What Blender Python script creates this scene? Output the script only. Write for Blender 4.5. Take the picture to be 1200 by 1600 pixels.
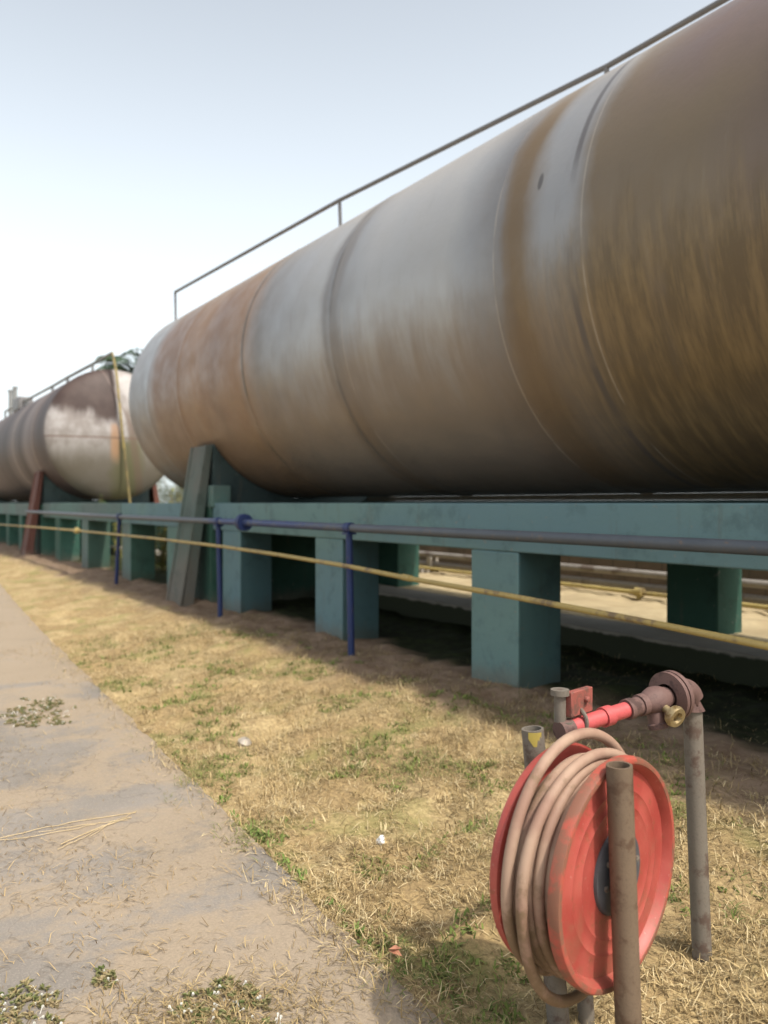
import bpy, bmesh, math, random
import numpy as np
from mathutils import Vector, Matrix, noise
random.seed(7)
np.random.seed(7)
R = math.radians
scene = bpy.context.scene
col = scene.collection
for o in list(bpy.data.objects):
    bpy.data.objects.remove(o)

# ------------------------------------------------------------------ camera
TH = R(33.4)                       # angle between the view and the tank axis
cam = bpy.data.objects.new('camera', bpy.data.cameras.new('camera'))
col.objects.link(cam)
cam.location = (0, 0, 1.5)
cam.rotation_euler = (R(90), 0, R(90) - TH)
cam.data.sensor_fit = 'VERTICAL'
cam.data.sensor_height = 24
cam.data.lens = 24 * 1250 / 1600
cam.data.shift_y = -14 / 1600
cam.data.clip_start = 0.05
cam.data.clip_end = 3000
cam.data.dof.use_dof = True
cam.data.dof.focus_distance = 2.9
cam.data.dof.aperture_fstop = 1.3
scene.camera = cam

# ------------------------------------------------------------------ light
SUN_EL, SUN_OFF = R(55), R(12)     # the sun stands over +x, a little beyond the tanks
w = bpy.data.worlds.new('World'); scene.world = w; w.use_nodes = True
nt = w.node_tree; nt.nodes.clear()
sky = nt.nodes.new('ShaderNodeTexSky'); sky.sky_type = 'NISHITA'; sky.sun_disc = False
sky.sun_elevation = SUN_EL; sky.sun_rotation = R(90) - SUN_OFF
sky.air_density = 1.0; sky.dust_density = 6.0; sky.ozone_density = 1.0
hs = nt.nodes.new('ShaderNodeHueSaturation'); hs.inputs['Saturation'].default_value = 0.48
bg = nt.nodes.new('ShaderNodeBackground'); bg.inputs['Strength'].default_value = 0.12
tc = nt.nodes.new('ShaderNodeTexCoord'); sx = nt.nodes.new('ShaderNodeSeparateXYZ'); nt.links.new(tc.outputs['Generated'], sx.inputs[0])
inv = nt.nodes.new('ShaderNodeMath'); inv.operation = 'SUBTRACT'; inv.use_clamp = True; inv.inputs[0].default_value = 1.0; nt.links.new(sx.outputs[2], inv.inputs[1])
pw = nt.nodes.new('ShaderNodeMath'); pw.operation = 'POWER'; pw.inputs[1].default_value = 1.65; nt.links.new(inv.outputs[0], pw.inputs[0])
hz = nt.nodes.new('ShaderNodeMix'); hz.data_type = 'RGBA'; hz.blend_type = 'ADD'; hz.inputs[7].default_value = (5.4, 5.95, 6.05, 1)   # pale haze thickening to the horizon
nt.links.new(pw.outputs[0], hz.inputs[0]); nt.links.new(hs.outputs[0], hz.inputs[6])
wo = nt.nodes.new('ShaderNodeOutputWorld')
nt.links.new(sky.outputs[0], hs.inputs['Color']); nt.links.new(hz.outputs[2], bg.inputs[0]); nt.links.new(bg.outputs[0], wo.inputs[0])
sl = bpy.data.lights.new('sun', 'SUN'); sl.energy = 2.6; sl.angle = R(1.2); sl.color = (1.0, 0.93, 0.82)
so = bpy.data.objects.new('sun', sl); col.objects.link(so)
sv = Vector((math.cos(SUN_EL) * math.cos(SUN_OFF), math.cos(SUN_EL) * math.sin(SUN_OFF), math.sin(SUN_EL)))
so.rotation_euler = sv.to_track_quat('Z', 'Y').to_euler(); so.location = (5, 5, 20)
scene.view_settings.view_transform = 'Standard'; scene.view_settings.look = 'None'
scene.view_settings.gamma = 1; scene.view_settings.use_curve_mapping = False
scene.view_settings.exposure = 0.6

# ------------------------------------------------------------------ mesh helpers
# Distances along the tank axis are given as s, growing away from the camera: world x = -s
def P(s, y, z): return Vector((-s, y, z))

class MB:
    def __init__(self): self.v = []; self.f = []; self.uv = None
    def add(self, vs, fs):
        n = len(self.v); self.v += [tuple(p) for p in vs]; self.f += [tuple(i + n for i in f) for f in fs]; return self
    def box(self, x0, x1, y0, y1, z0, z1):
        x0, x1 = min(x0, x1), max(x0, x1)
        vs = [(x, y, z) for z in (z0, z1) for y in (y0, y1) for x in (x0, x1)]
        return self.add(vs, [(0, 2, 3, 1), (4, 5, 7, 6), (0, 1, 5, 4), (2, 6, 7, 3), (0, 4, 6, 2), (1, 3, 7, 5)])
    def tube(self, pts, r, n=12, caps=True, closed=False):
        pts = [Vector(p) for p in pts]; rs = r if isinstance(r, (list, tuple)) else [r] * len(pts)
        rings = []; up = None; m = len(pts)
        for i, p in enumerate(pts):
            if closed: t = (pts[(i + 1) % m] - pts[i - 1]).normalized()
            elif i == 0: t = (pts[1] - pts[0]).normalized()
            elif i == m - 1: t = (pts[-1] - pts[-2]).normalized()
            else: t = ((pts[i + 1] - p).normalized() + (p - pts[i - 1]).normalized()).normalized()
            if up is None:
                up = t.cross(Vector((0, 0, 1)))
                if up.length < .1: up = t.cross(Vector((1, 0, 0)))
                up.normalize()
            up = (up - t * up.dot(t)).normalized(); b = t.cross(up)
            rings.append([p + (up * math.cos(a) + b * math.sin(a)) * rs[i] for a in [2 * math.pi * k / n for k in range(n)]])
        vs = [q for g in rings for q in g]; fs = []
        for i in range(m if closed else m - 1):
            j = (i + 1) % m
            for k in range(n): fs.append((i * n + k, i * n + (k + 1) % n, j * n + (k + 1) % n, j * n + k))
        if caps and not closed: fs += [tuple(range(n))[::-1], tuple(range((m - 1) * n, m * n))]
        return self.add(vs, fs)
    def lathe(self, c, axis, prof, n=48):
        """prof: (distance along axis, radius)"""
        c = Vector(c); a = Vector(axis).normalized(); u = a.cross(Vector((0, 0, 1)))
        if u.length < .1: u = a.cross(Vector((1, 0, 0)))
        u.normalize(); w_ = a.cross(u); vs = []; fs = []
        for d, r in prof:
            for k in range(n):
                t = 2 * math.pi * k / n; vs.append(c + a * d + (u * math.cos(t) + w_ * math.sin(t)) * r)
        for i in range(len(prof) - 1):
            for k in range(n): fs.append((i * n + k, i * n + (k + 1) % n, (i + 1) * n + (k + 1) % n, (i + 1) * n + k))
        return self.add(vs, fs)
    def prism(self, poly, a, b):
        """poly: list of (y, z); extruded from x=a to x=b"""
        n = len(poly); vs = [(a, y, z) for y, z in poly] + [(b, y, z) for y, z in poly]
        fs = [tuple(range(n)), tuple(range(n, 2 * n))[::-1]] + [(i, i + n, (i + 1) % n + n, (i + 1) % n) for i in range(n)]
        return self.add(vs, fs)
    def build(self, name, mat, parent=None, smooth=True, bevel=0.0, label=None, ang=40):
        me = bpy.data.meshes.new(name); me.from_pydata(self.v, [], self.f)
        bm = bmesh.new(); bm.from_mesh(me); bmesh.ops.recalc_face_normals(bm, faces=bm.faces)
        bm.to_mesh(me); bm.free()
        me.materials.append(mat)
        if smooth:
            me.polygons.foreach_set('use_smooth', [True] * len(me.polygons))
            me.set_sharp_from_angle(angle=R(ang))
        o = bpy.data.objects.new(name, me); col.objects.link(o)
        if parent: o.parent = parent
        if bevel:
            b = o.modifiers.new('bevel', 'BEVEL'); b.width = bevel; b.segments = 2; b.limit_method = 'ANGLE'; b.angle_limit = R(50)
        if label: o['label'] = label
        return o

def tag(o, label=None, cat=None, group=None, kind=None):
    if label: o['label'] = label
    if cat: o['category'] = cat
    if group: o['group'] = group
    if kind: o['kind'] = kind
    return o
def thing(name, label, cat, group=None):
    o = bpy.data.objects.new(name, None); col.objects.link(o); o.empty_display_size = .2
    return tag(o, label, cat, group)

# ------------------------------------------------------------------ material helpers
class Mat:
    def __init__(self, name, rough=.7, metal=0.0, spec=.5):
        self.m = bpy.data.materials.new(name); self.m.use_nodes = True; self.nt = self.m.node_tree
        self.b = self.nt.nodes['Principled BSDF']
        self.b.inputs['Roughness'].default_value = rough; self.b.inputs['Metallic'].default_value = metal
        self.b.inputs['Specular IOR Level'].default_value = spec
        g = self.nt.nodes.new('ShaderNodeNewGeometry'); self.pos = g.outputs['Position']
    def n(self, t, **k):
        x = self.nt.nodes.new(t)
        for a, v in k.items(): setattr(x, a, v)
        return x
    def link(self, a, b): self.nt.links.new(a, b)
    def val(self, sock, v):
        if isinstance(v, (int, float)): sock.default_value = v
        elif isinstance(v, (tuple, list)): sock.default_value = (*v, 1) if len(v) == 3 and len(sock.default_value) == 4 else v
        else: self.link(v, sock)
    def math(self, op, a, b=0.0, clamp=False):
        x = self.n('ShaderNodeMath', operation=op, use_clamp=clamp); self.val(x.inputs[0], a); self.val(x.inputs[1], b); return x.outputs[0]
    def vec(self, sc, src=None):
        x = self.n('ShaderNodeVectorMath', operation='MULTIPLY'); self.link(src or self.pos, x.inputs[0]); x.inputs[1].default_value = sc; return x.outputs[0]
    def noise(self, scale, detail=4, rough=.55, vec=None, dist=0.0):
        x = self.n('ShaderNodeTexNoise'); x.inputs['Scale'].default_value = scale; x.inputs['Detail'].default_value = detail
        x.inputs['Roughness'].default_value = rough; x.inputs['Distortion'].default_value = dist
        self.link(vec or self.pos, x.inputs['Vector']); return x.outputs['Fac']
    def smooth(self, v, a, b, lo=0.0, hi=1.0):
        x = self.n('ShaderNodeMapRange', interpolation_type='SMOOTHSTEP'); self.val(x.inputs['Value'], v)
        x.inputs['From Min'].default_value = a; x.inputs['From Max'].default_value = b
        x.inputs['To Min'].default_value = lo; x.inputs['To Max'].default_value = hi
        return x.outputs['Result']
    def mix(self, f, a, b, mode='MIX'):
        x = self.n('ShaderNodeMix', data_type='RGBA', blend_type=mode); self.val(x.inputs[0], f)
        self.val(x.inputs[6], a); self.val(x.inputs[7], b); return x.outputs[2]
    def ramp(self, f, stops, interp='LINEAR'):
        x = self.n('ShaderNodeValToRGB'); self.link(f, x.inputs[0]); e = x.color_ramp.elements
        x.color_ramp.interpolation = interp
        e[0].position = stops[0][0]; e[0].color = (*stops[0][1], 1); e[1].position = stops[1][0]; e[1].color = (*stops[1][1], 1)
        for p, c in stops[2:]: q = e.new(p); q.color = (*c, 1)
        return x.outputs[0]
    def xyz(self, src=None):
        x = self.n('ShaderNodeSeparateXYZ'); self.link(src or self.pos, x.inputs[0]); return x.outputs
    def comb(self, a, b, c=0.0):
        x = self.n('ShaderNodeCombineXYZ'); self.val(x.inputs[0], a); self.val(x.inputs[1], b); self.val(x.inputs[2], c); return x.outputs[0]
    def bump(self, h, strength=.3, dist=.01):
        x = self.n('ShaderNodeBump'); x.inputs['Strength'].default_value = strength; x.inputs['Distance'].default_value = dist
        self.link(h, x.inputs['Height']); self.link(x.outputs[0], self.b.inputs['Normal'])
    def color(self, c): self.val(self.b.inputs['Base Color'], c); return self.m

def paint(name, c, rust=(.10, .055, .035), amount=.5, scale=6, rough=.55, metal=0.0, var=.25, spec=.4):
    """worn paint: base colour varied, patches of dirt or rust, fine grime"""
    m = Mat(name, rough, metal, spec)
    a = m.mix(m.noise(scale * .4), tuple(x * (1 - var) for x in c), tuple(min(1, x * (1 + var)) for x in c))
    t = .5 + (.5 - amount) * .4
    k = m.smooth(m.noise(scale, 6, .65), t, t + .14)
    a = m.mix(k, a, rust)
    g = m.noise(scale * 9, 4)
    a = m.mix(m.smooth(g, .5, .75, 0, .35), a, tuple(x * .5 for x in c))
    m.bump(m.noise(scale * 12, 5), .25, .004)
    return m.color(a)

# ------------------------------------------------------------------ ground
def sstep(a, b, x):
    t = max(0, min(1, (x - a) / (b - a))); return t * t * (3 - 2 * t)
PE = [(-8, 1.5), (0, 1.5), (2.5, 1.56), (4.2, 1.645), (11.6, 2.02), (15.4, 2.26), (60, 5.5)]
def path_edge(s):
    for (a, p), (b, q) in zip(PE, PE[1:]):
        if s <= b: return p + (q - p) * (s - a) / (b - a)
    return PE[-1][1]
def gz(s, y):
    pe = path_edge(min(max(s, -8), 60))
    base = -.15 * (1 - sstep(1.9, 3.8, y - max(0, (s - 8) * .03)))
    z = base + .2 * sstep(6.42, 6.5, y)
    if -12 < s < 80 and -12 < y < 16:
        lump = noise.noise((s * 1.1, y * 1.1, 3)) * .045 + noise.noise((s * 3.6, y * 3.6, 7)) * .05 + noise.noise((s * 11, y * 11, 1)) * .010
        k = .5 + .5 * sstep(pe + .02, pe + .5, y)
        if 6.3 < y < 7.6: k *= .3
        z += lump * k
        if 3.2 < y < 5.2: z += .04 * sstep(3.4, 4.2, y) * (1 - sstep(4.6, 5.1, y)) * (noise.noise((s * .9, 5, 2)) + .3)
        if y < pe + .02: z = -.17 + lump * .15
    return z

def grid_axis(spec):
    out = [spec[0][0]]
    for a, b, st in spec:
        n = max(1, round((b - a) / st)); out += [a + (b - a) * (i + 1) / n for i in range(n)]
    return out
ss = grid_axis([(-900, -60, 120), (-60, -6, 6), (-6, 0, .3), (0, 7, .035), (7, 14, .08), (14, 40, .3), (40, 100, 6), (100, 1000, 150)])
ys = grid_axis([(-900, -60, 120), (-60, -4, 7), (-4, .6, .3), (.6, 4.6, .035), (4.6, 6.35, .15), (6.35, 6.55, .04), (6.55, 16, .4), (16, 60, 6), (60, 1000, 150)])
g = MB(); nS, nY = len(ss), len(ys)
for s in ss:
    for y in ys: g.v.append((-s, y, gz(s, y)))
for i in range(nS - 1):
    for j in range(nY - 1): g.f.append((i * nY + j, i * nY + j + 1, (i + 1) * nY + j + 1, (i + 1) * nY + j))

m = Mat('dry_ground', .95, 0, .15)
X, Y, Z = m.xyz()
base = m.ramp(m.noise(1.3, 6, .65), [(.3, (.45, .335, .165)), (.45, (.34, .245, .12)), (.56, (.50, .385, .20)), (.7, (.31, .235, .115))])
fine = m.noise(38, 5, .7)
base = m.mix(m.smooth(fine, .42, .62), m.mix(.5, base, (.16, .11, .06)), base)
grn = m.smooth(m.noise(1.9, 5, .6, dist=.4), .50, .66, 0, .65)
base = m.mix(grn, base, (.215, .205, .075))
bare = m.ramp(m.noise(5, 6, .6), [(.35, (.15, .10, .065)), (.6, (.23, .165, .115))])
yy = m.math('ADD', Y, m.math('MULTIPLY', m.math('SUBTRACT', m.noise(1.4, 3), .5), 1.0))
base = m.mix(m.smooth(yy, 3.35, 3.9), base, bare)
shaded_moss = m.ramp(m.noise(7, 6, .7), [(.4, (.016, .017, .008)), (.65, (.035, .045, .014))])  # mossy soil under the platform, its deep shade put into the colour
base = m.mix(m.smooth(yy, 4.5, 4.9), base, shaded_moss)
sand = m.ramp(m.noise(2.5, 5), [(.35, (.34, .27, .16)), (.65, (.44, .36, .22))])
base = m.mix(m.smooth(Y, 6.38, 6.46), base, sand)
m.bump(fine, .6, .02)
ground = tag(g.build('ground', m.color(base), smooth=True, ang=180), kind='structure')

# path of old paving, a raised sheet with a broken edge
pm = MB(); sg = grid_axis([(-8, 0, .4), (0, 8, .04), (8, 20, .2), (20, 60, 1)])
cross = grid_axis([(0, .3, .05), (.3, 3.0, .15), (3.0, 9, 1)])
for s in sg:
    e = path_edge(s) + noise.noise((s * 3, 0, 9)) * .03 + noise.noise((s * 13, 0, 4)) * .012
    pm.v.append((-s, e + .01, -.24))
    for c in cross: pm.v.append((-s, e - c, -.132 + noise.noise((s * 1.2, (e - c) * 1.2, 5)) * .008 - (.012 if c == 0 else 0)))
nc = len(cross) + 1
for i in range(len(sg) - 1):
    for j in range(nc - 1): pm.f.append((i * nc + j, i * nc + j + 1, (i + 1) * nc + j + 1, (i + 1) * nc + j))
m = Mat('old_concrete', .9, 0, .25)
X, Y, Z = m.xyz()
c = m.ramp(m.noise(1.1, 5, .6), [(.35, (.165, .148, .128)), (.65, (.235, .21, .182))])
grit = m.noise(120, 3, .7)
c = m.mix(m.smooth(grit, .45, .75, 0, .5), c, (.34, .30, .25))
# drifts of straw and blown sand across the paving
st = m.noise(1.0, 5, .62, vec=m.vec((1.25, .85, 1)), dist=.3)
st2 = m.noise(22, 5, .75)
cover = m.math('ADD', m.math('MULTIPLY', st, 1.0), m.math('MULTIPLY', st2, .22))
edge = m.math('ADD', m.smooth(Y, .7, 1.6, 0, .09), m.math('ADD', m.smooth(X, -3.1, -2.4, 0, .16), m.smooth(X, -6.5, -9.0, 0, .14)))
k = m.smooth(m.math('ADD', cover, edge), .60, .75)
k = m.math('MULTIPLY', k, .75)
straw = m.mix(m.noise(60, 4, .7), (.22, .17, .115), (.41, .325, .225))
c = m.mix(k, c, straw)
crack = m.n('ShaderNodeTexVoronoi', feature='DISTANCE_TO_EDGE'); crack.inputs['Scale'].default_value = .55
wv = m.n('ShaderNodeVectorMath', operation='ADD'); m.link(m.pos, wv.inputs[0])
nz = m.n('ShaderNodeTexNoise'); nz.inputs['Scale'].default_value = 2.5; nz.inputs['Detail'].default_value = 4; m.link(m.pos, nz.inputs['Vector'])
m.link(nz.outputs['Color'], wv.inputs[1]); m.link(wv.outputs[0], crack.inputs['Vector'])
c = m.mix(m.smooth(crack.outputs['Distance'], .0, .006, .3, 0), c, (.09, .07, .05))
m.bump(m.math('ADD', grit, m.math('MULTIPLY', st2, 1.5)), .5, .006)
tag(pm.build('path', m.color(c), smooth=True, ang=60), kind='structure')

# concrete strip behind the platform
m = Mat('kerb_concrete', .9)
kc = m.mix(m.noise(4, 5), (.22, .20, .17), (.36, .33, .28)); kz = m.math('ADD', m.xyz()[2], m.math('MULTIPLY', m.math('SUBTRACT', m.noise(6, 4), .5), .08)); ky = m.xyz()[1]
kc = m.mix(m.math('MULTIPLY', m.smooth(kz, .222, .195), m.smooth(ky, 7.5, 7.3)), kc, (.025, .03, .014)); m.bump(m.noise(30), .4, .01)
M_kerb = m.color(kc)
MB().box(8, -46, 6.2, 6.8, -.1, .235).build('kerb_strip', M_kerb, bevel=.02)
tag(bpy.data.objects['kerb_strip'], kind='structure')

# ------------------------------------------------------------------ loose straw and weeds (uncountable)
def blades(name, pts, label, cat, colours, hl=(.03, .10), wd=.0022, flat=.85, rough=.9):
    n = len(pts)
    p = np.array(pts)
    az = np.random.rand(n) * 2 * np.pi
    ln = hl[0] + (hl[1] - hl[0]) * np.random.rand(n) ** 1.8
    el = np.where(np.random.rand(n) < flat, np.random.rand(n) * .35, .4 + np.random.rand(n) * .9)
    d = np.stack([np.cos(az) * np.cos(el), np.sin(az) * np.cos(el), np.sin(el)], 1)
    sd = np.stack([-np.sin(az), np.cos(az), np.zeros(n)], 1)
    wv_ = (wd * (.6 + .8 * np.random.rand(n)))[:, None]
    mid = p + d * ln[:, None] * .5 + np.array([0, 0, 1]) * (ln * .12)[:, None] + sd * (ln * (np.random.rand(n) - .5) * .25)[:, None]
    tip = p + d * ln[:, None]; tip[:, 2] -= ln * .05
    base_ = p.copy()
    V = np.stack([base_ - sd * wv_, base_ + sd * wv_, mid + sd * wv_ * .9, mid - sd * wv_ * .9, tip], 1).reshape(-1, 3)
    me = bpy.data.meshes.new(name)
    me.vertices.add(5 * n); me.vertices.foreach_set('co', V.ravel())
    me.loops.add(7 * n); me.polygons.add(2 * n)
    b0 = np.arange(n) * 5
    loops = np.stack([b0, b0 + 1, b0 + 2, b0 + 3, b0 + 3, b0 + 2, b0 + 4], 1)
    me.loops.foreach_set('vertex_index', loops.ravel().astype(np.int32))
    ls = np.stack([np.arange(n) * 7, np.arange(n) * 7 + 4], 1).ravel(); me.polygons.foreach_set('loop_start', ls.astype(np.int32))
    me.update(calc_edges=True)
    ca = me.color_attributes.new('tint', 'FLOAT_COLOR', 'POINT')
    C = np.ones((5 * n, 4), dtype=np.float32); C[:, :3] = np.repeat(colours, 5, axis=0); ca.data.foreach_set('color', C.ravel())
    mm = Mat(name + '_blade', rough, 0, .2); at = mm.n('ShaderNodeAttribute', attribute_name='tint'); mm.color(at.outputs['Color'])
    me.materials.append(mm.m)
    o = bpy.data.objects.new(name, me); col.objects.link(o)
    return tag(o, label, cat, None, 'stuff')

pts, cs = [], []
STRAW = [(.64, .49, .25), (.54, .40, .19), (.42, .305, .145), (.26, .185, .09), (.74, .60, .35)]
GREEN = [(.25, .27, .08), (.18, .22, .07), (.33, .31, .12)]
for (s0, s1, y0, y1, dens) in ((.6, 5, 1.4, 4.4, 6500), (5, 10, 1.5, 4.4, 3400), (10, 26, 1.9, 4.6, 500), (.4, 6, 4.3, 6.3, 700)):
    for _ in range(int((s1 - s0) * (y1 - y0) * dens)):
        s = random.uniform(s0, s1); y = random.uniform(y0, y1)
        e = path_edge(s)
        if y < e + .0 and random.random() > math.exp((y - e) * 9): continue
        q = noise.noise((s * 2.2, y * 2.2, 11)) + .5 * noise.noise((s * 7, y * 7, 2))
        if q < -.15 + random.random() * .25 and random.random() < .75: continue
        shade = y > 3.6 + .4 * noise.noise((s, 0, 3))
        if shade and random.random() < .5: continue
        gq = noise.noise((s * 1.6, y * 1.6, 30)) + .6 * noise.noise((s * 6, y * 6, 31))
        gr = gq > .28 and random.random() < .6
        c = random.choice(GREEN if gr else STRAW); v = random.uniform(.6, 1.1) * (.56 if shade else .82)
        pts.append((-s, y, (gz(s, y) if y > e else -.13) + .004)); cs.append([c[0] * v, c[1] * v, c[2] * v])
for _ in range(900):                                     # little standing tufts
    s = random.uniform(.8, 10); y = random.uniform(1.6, 3.9)
    if y < path_edge(s) + .03 or noise.noise((s * 1.3, y * 1.3, 77)) < -.12: continue
    green = noise.noise((s * 1.6, y * 1.6, 30)) > .05 and random.random() < .6
    c0 = random.choice(GREEN if green else STRAW)
    for _k in range(random.randint(10, 26)):
        v = random.uniform(.5, 1.0) * .92; dx, dy = random.gauss(0, .022), random.gauss(0, .022)
        pts.append((-s + dx, y + dy, gz(s, y) + .018 * random.random())); cs.append([c0[0] * v, c0[1] * v, c0[2] * v])
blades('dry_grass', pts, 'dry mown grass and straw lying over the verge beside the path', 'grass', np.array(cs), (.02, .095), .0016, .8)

# straw drifts on the paving
pts, cs = [], []
for _ in range(60000):
    s = random.uniform(.8, 12) if random.random() < .8 else random.uniform(.8, 4); y = random.uniform(-3.0, 1.7) + (s > 6) * .3
    if y > path_edge(s): continue
    q = noise.noise((s * 1.0, y * .8, 51)) + .4 * noise.noise((s * 4, y * 4, 8))
    if q < .12: 
        if random.random() > .035: continue
    elif random.random() > min(1, (q - .05) * 1.6): continue
    c = random.choice(STRAW[:4]); v = random.uniform(.6, 1.0) * .8
    pts.append((-s, y, -.13)); cs.append([c[0] * v, c[1] * v * .97, c[2] * v])
for (cs_, cy_, rs, ry, nn) in ((2.62, .17, .16, .12, 1500), (2.34, .83, .14, .2, 2200), (2.35, 1.05, .2, .3, 900), (5.6, .62, .4, .35, 900)):
    for _ in range(nn):
        s = random.gauss(cs_, rs); y = random.gauss(cy_, ry); c = random.choice(STRAW[:4]); v = random.uniform(.5, 1.0) * .8
        if y > path_edge(s): continue
        pts.append((-s, y, -.128)); cs.append([c[0] * v, c[1] * v, c[2] * v])
blades('loose_straw', pts, 'loose brown straw blown in drifts over the grey paving', 'straw', np.array(cs), (.02, .085), .0013, .97)

# small green leaves among the straw
pts, cs = [], []
for _ in range(2600):
    s = random.uniform(.9, 9) ; y = random.uniform(1.6, 4.0)
    if y < path_edge(s): continue
    if noise.noise((s * 1.6, y * 1.6, 30)) + .6 * noise.noise((s * 6, y * 6, 31)) < .18: continue
    for _k in range(random.randint(6, 14)):
        v = random.uniform(.5, 1.1); pts.append((-s + random.gauss(0, .022), y + random.gauss(0, .022), gz(s, y) + .003))
        cs.append([.17 * v, .215 * v, .055 * v])
for _ in range(34):                                      # weeds rooted in the joint along the paving edge
    s = random.choice([2.4, 2.6, 2.75, 3.1, 3.25, 3.6, 3.8, 4.2, 5.0]) + random.gauss(0, .06); y = path_edge(s) + .02 + abs(random.gauss(0, .02))
    for _k in range(8):
        v = random.uniform(.6, 1.2); pts.append((-s + random.gauss(0, .015), y + random.gauss(0, .012), -.14)); cs.append([.14 * v, .20 * v, .05 * v])
blades('low_weeds', pts, 'small green weeds scattered through the dry grass', 'weeds', np.array(cs), (.015, .05), .0042, .5)

# ------------------------------------------------------------------ platforms
def concrete_paint(name, c1, c2, dirt=(.10, .09, .07), amt=.3):
    m = Mat(name, .75, 0, .3)
    X, Y, Z = m.xyz()
    a = m.mix(m.smooth(m.noise(.45, 3), .4, .6), c1, c2)
    a = m.mix(m.smooth(m.noise(3.2, 7, .7), .50, .66, 0, .5), a, tuple(q * .55 for q in c1))
    drip = m.noise(1, 5, .65, vec=m.vec((7, 7, .9)))
    a = m.mix(m.smooth(drip, .56, .74, 0, amt + .1), a, dirt)
    low = m.smooth(m.math('ADD', Z, m.math('MULTIPLY', m.noise(6, 4), .35)), .42, .12, 0, .6)
    a = m.mix(low, a, (.14, .115, .085))
    chip = m.smooth(m.noise(13, 7, .75), .625, .655, 0, .6)
    a = m.mix(chip, a, (.22, .20, .17))
    m.bump(m.math('ADD', m.noise(14, 6, .7), m.math('MULTIPLY', m.noise(2), 2)), .35, .012)
    return m.color(a)
M_teal = concrete_paint('teal_painted_concrete', (.115, .195, .215), (.13, .215, .205))
M_dull = concrete_paint('dull_teal_concrete', (.10, .175, .155), (.105, .145, .135), amt=.45)
M_green = concrete_paint('green_painted_concrete', (.026, .078, .056), (.034, .095, .072))
M_strut = concrete_paint('weathered_strut', (.085, .115, .10), (.115, .112, .098), amt=.7)
M_sad = concrete_paint('dark_saddle_paint', (.04, .062, .062), (.055, .085, .085), amt=.5)
def dark_ends(name, base_mat_args, end):  # faces square to the x axis get the base colour multiplied darker
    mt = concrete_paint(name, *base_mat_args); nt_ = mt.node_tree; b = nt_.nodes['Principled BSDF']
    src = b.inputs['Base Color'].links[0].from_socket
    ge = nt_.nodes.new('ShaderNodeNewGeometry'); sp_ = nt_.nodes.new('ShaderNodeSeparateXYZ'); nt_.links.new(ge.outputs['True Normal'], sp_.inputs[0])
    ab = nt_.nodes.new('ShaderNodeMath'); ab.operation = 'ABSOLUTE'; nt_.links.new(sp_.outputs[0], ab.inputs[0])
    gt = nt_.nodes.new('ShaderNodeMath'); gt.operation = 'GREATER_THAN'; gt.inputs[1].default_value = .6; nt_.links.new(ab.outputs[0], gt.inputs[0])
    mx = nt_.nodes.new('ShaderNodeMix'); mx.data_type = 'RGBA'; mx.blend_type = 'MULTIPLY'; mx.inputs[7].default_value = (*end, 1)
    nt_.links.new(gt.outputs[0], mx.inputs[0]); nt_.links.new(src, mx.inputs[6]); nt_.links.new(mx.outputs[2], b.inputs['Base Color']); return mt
M_col = dark_ends('column_paint', ((.115, .195, .215), (.13, .215, .205)), (.42, .50, .50))
M_col2 = dark_ends('dull_column_paint', ((.10, .175, .155), (.105, .145, .135)), (.45, .60, .50))
M_rust = concrete_paint('rust_red_paint', (.125, .05, .036), (.10, .045, .036), dirt=(.07, .045, .035))

ZC, YC, RT = 3.39, 5.93, 1.8
BT, BB = 1.50, 1.106               # beam top and soffit
Y0, Y1 = 4.39, 7.0

def tank_low(y): return ZC - math.sqrt(max(0, (RT + .012) ** 2 - (y - YC) ** 2))

def saddle_and_pier(plat, sa, sb, strut_mat, pier_mat, lean_top=2.36, sc=0.0):
    sa0, sb0 = sa, sb
    # solid wall-like pier right across, from the ground to the beam top
    MB().box(-sa, -sb, Y0 - .03, Y1 + .42, -.3, BT - .05).build('pier', pier_mat, plat, bevel=.012)
    # saddle cut to the round of the tank
    poly = [(Y0 + .04, BT - .05)] + [(Y0 + .04, 2.2)]
    n = 26; ya = YC - 1.5; yb = YC + 1.5
    poly = [(ya, BT - .05), (ya, tank_low(ya))] + [(ya + (yb - ya) * i / n, tank_low(ya + (yb - ya) * i / n)) for i in range(1, n)] + [(yb, tank_low(yb)), (yb, BT - .05)]
    MB().prism(poly, -(sa + .06), -(sb - .06)).build('saddle', M_sad, plat, bevel=.0)
    # leaning strut with two raised edges, front and back
    for side in (1, -1):
        sa, sb = sa0 + sc, sb0 - sc * .5
        def yv(t): 
            y = 3.94 + .40 * t
            return y if side == 1 else (Y0 + Y1 + .42) - y + .1
        b = MB()
        zt, zb = lean_top, -.3
        t0, t1 = -.11, 1.0
        for (a0, a1, off) in ((sa, sb, 0), (sa, sa + .07, -.022), (sb - .07, sb, -.022)):
            th = .17 if off == 0 else .05
            y_b0, y_t0 = yv(t0) + off * side, yv(t1) + off * side
            q = [(y_b0, zb), (y_t0, zt), (y_t0 + side * th * .55, zt), (y_b0 + side * th * 1.2, zb)]
            b.prism(q, -a0, -a1)
        b.build('strut', strut_mat, plat, bevel=.01)

def column(plat, sa, sb, y0, y1, mt):
    b = MB(); b.box(-sa, -sb, y0, y1, -.35, BB + .0)
    return b.build('column', mt, plat, bevel=.015)

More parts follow.
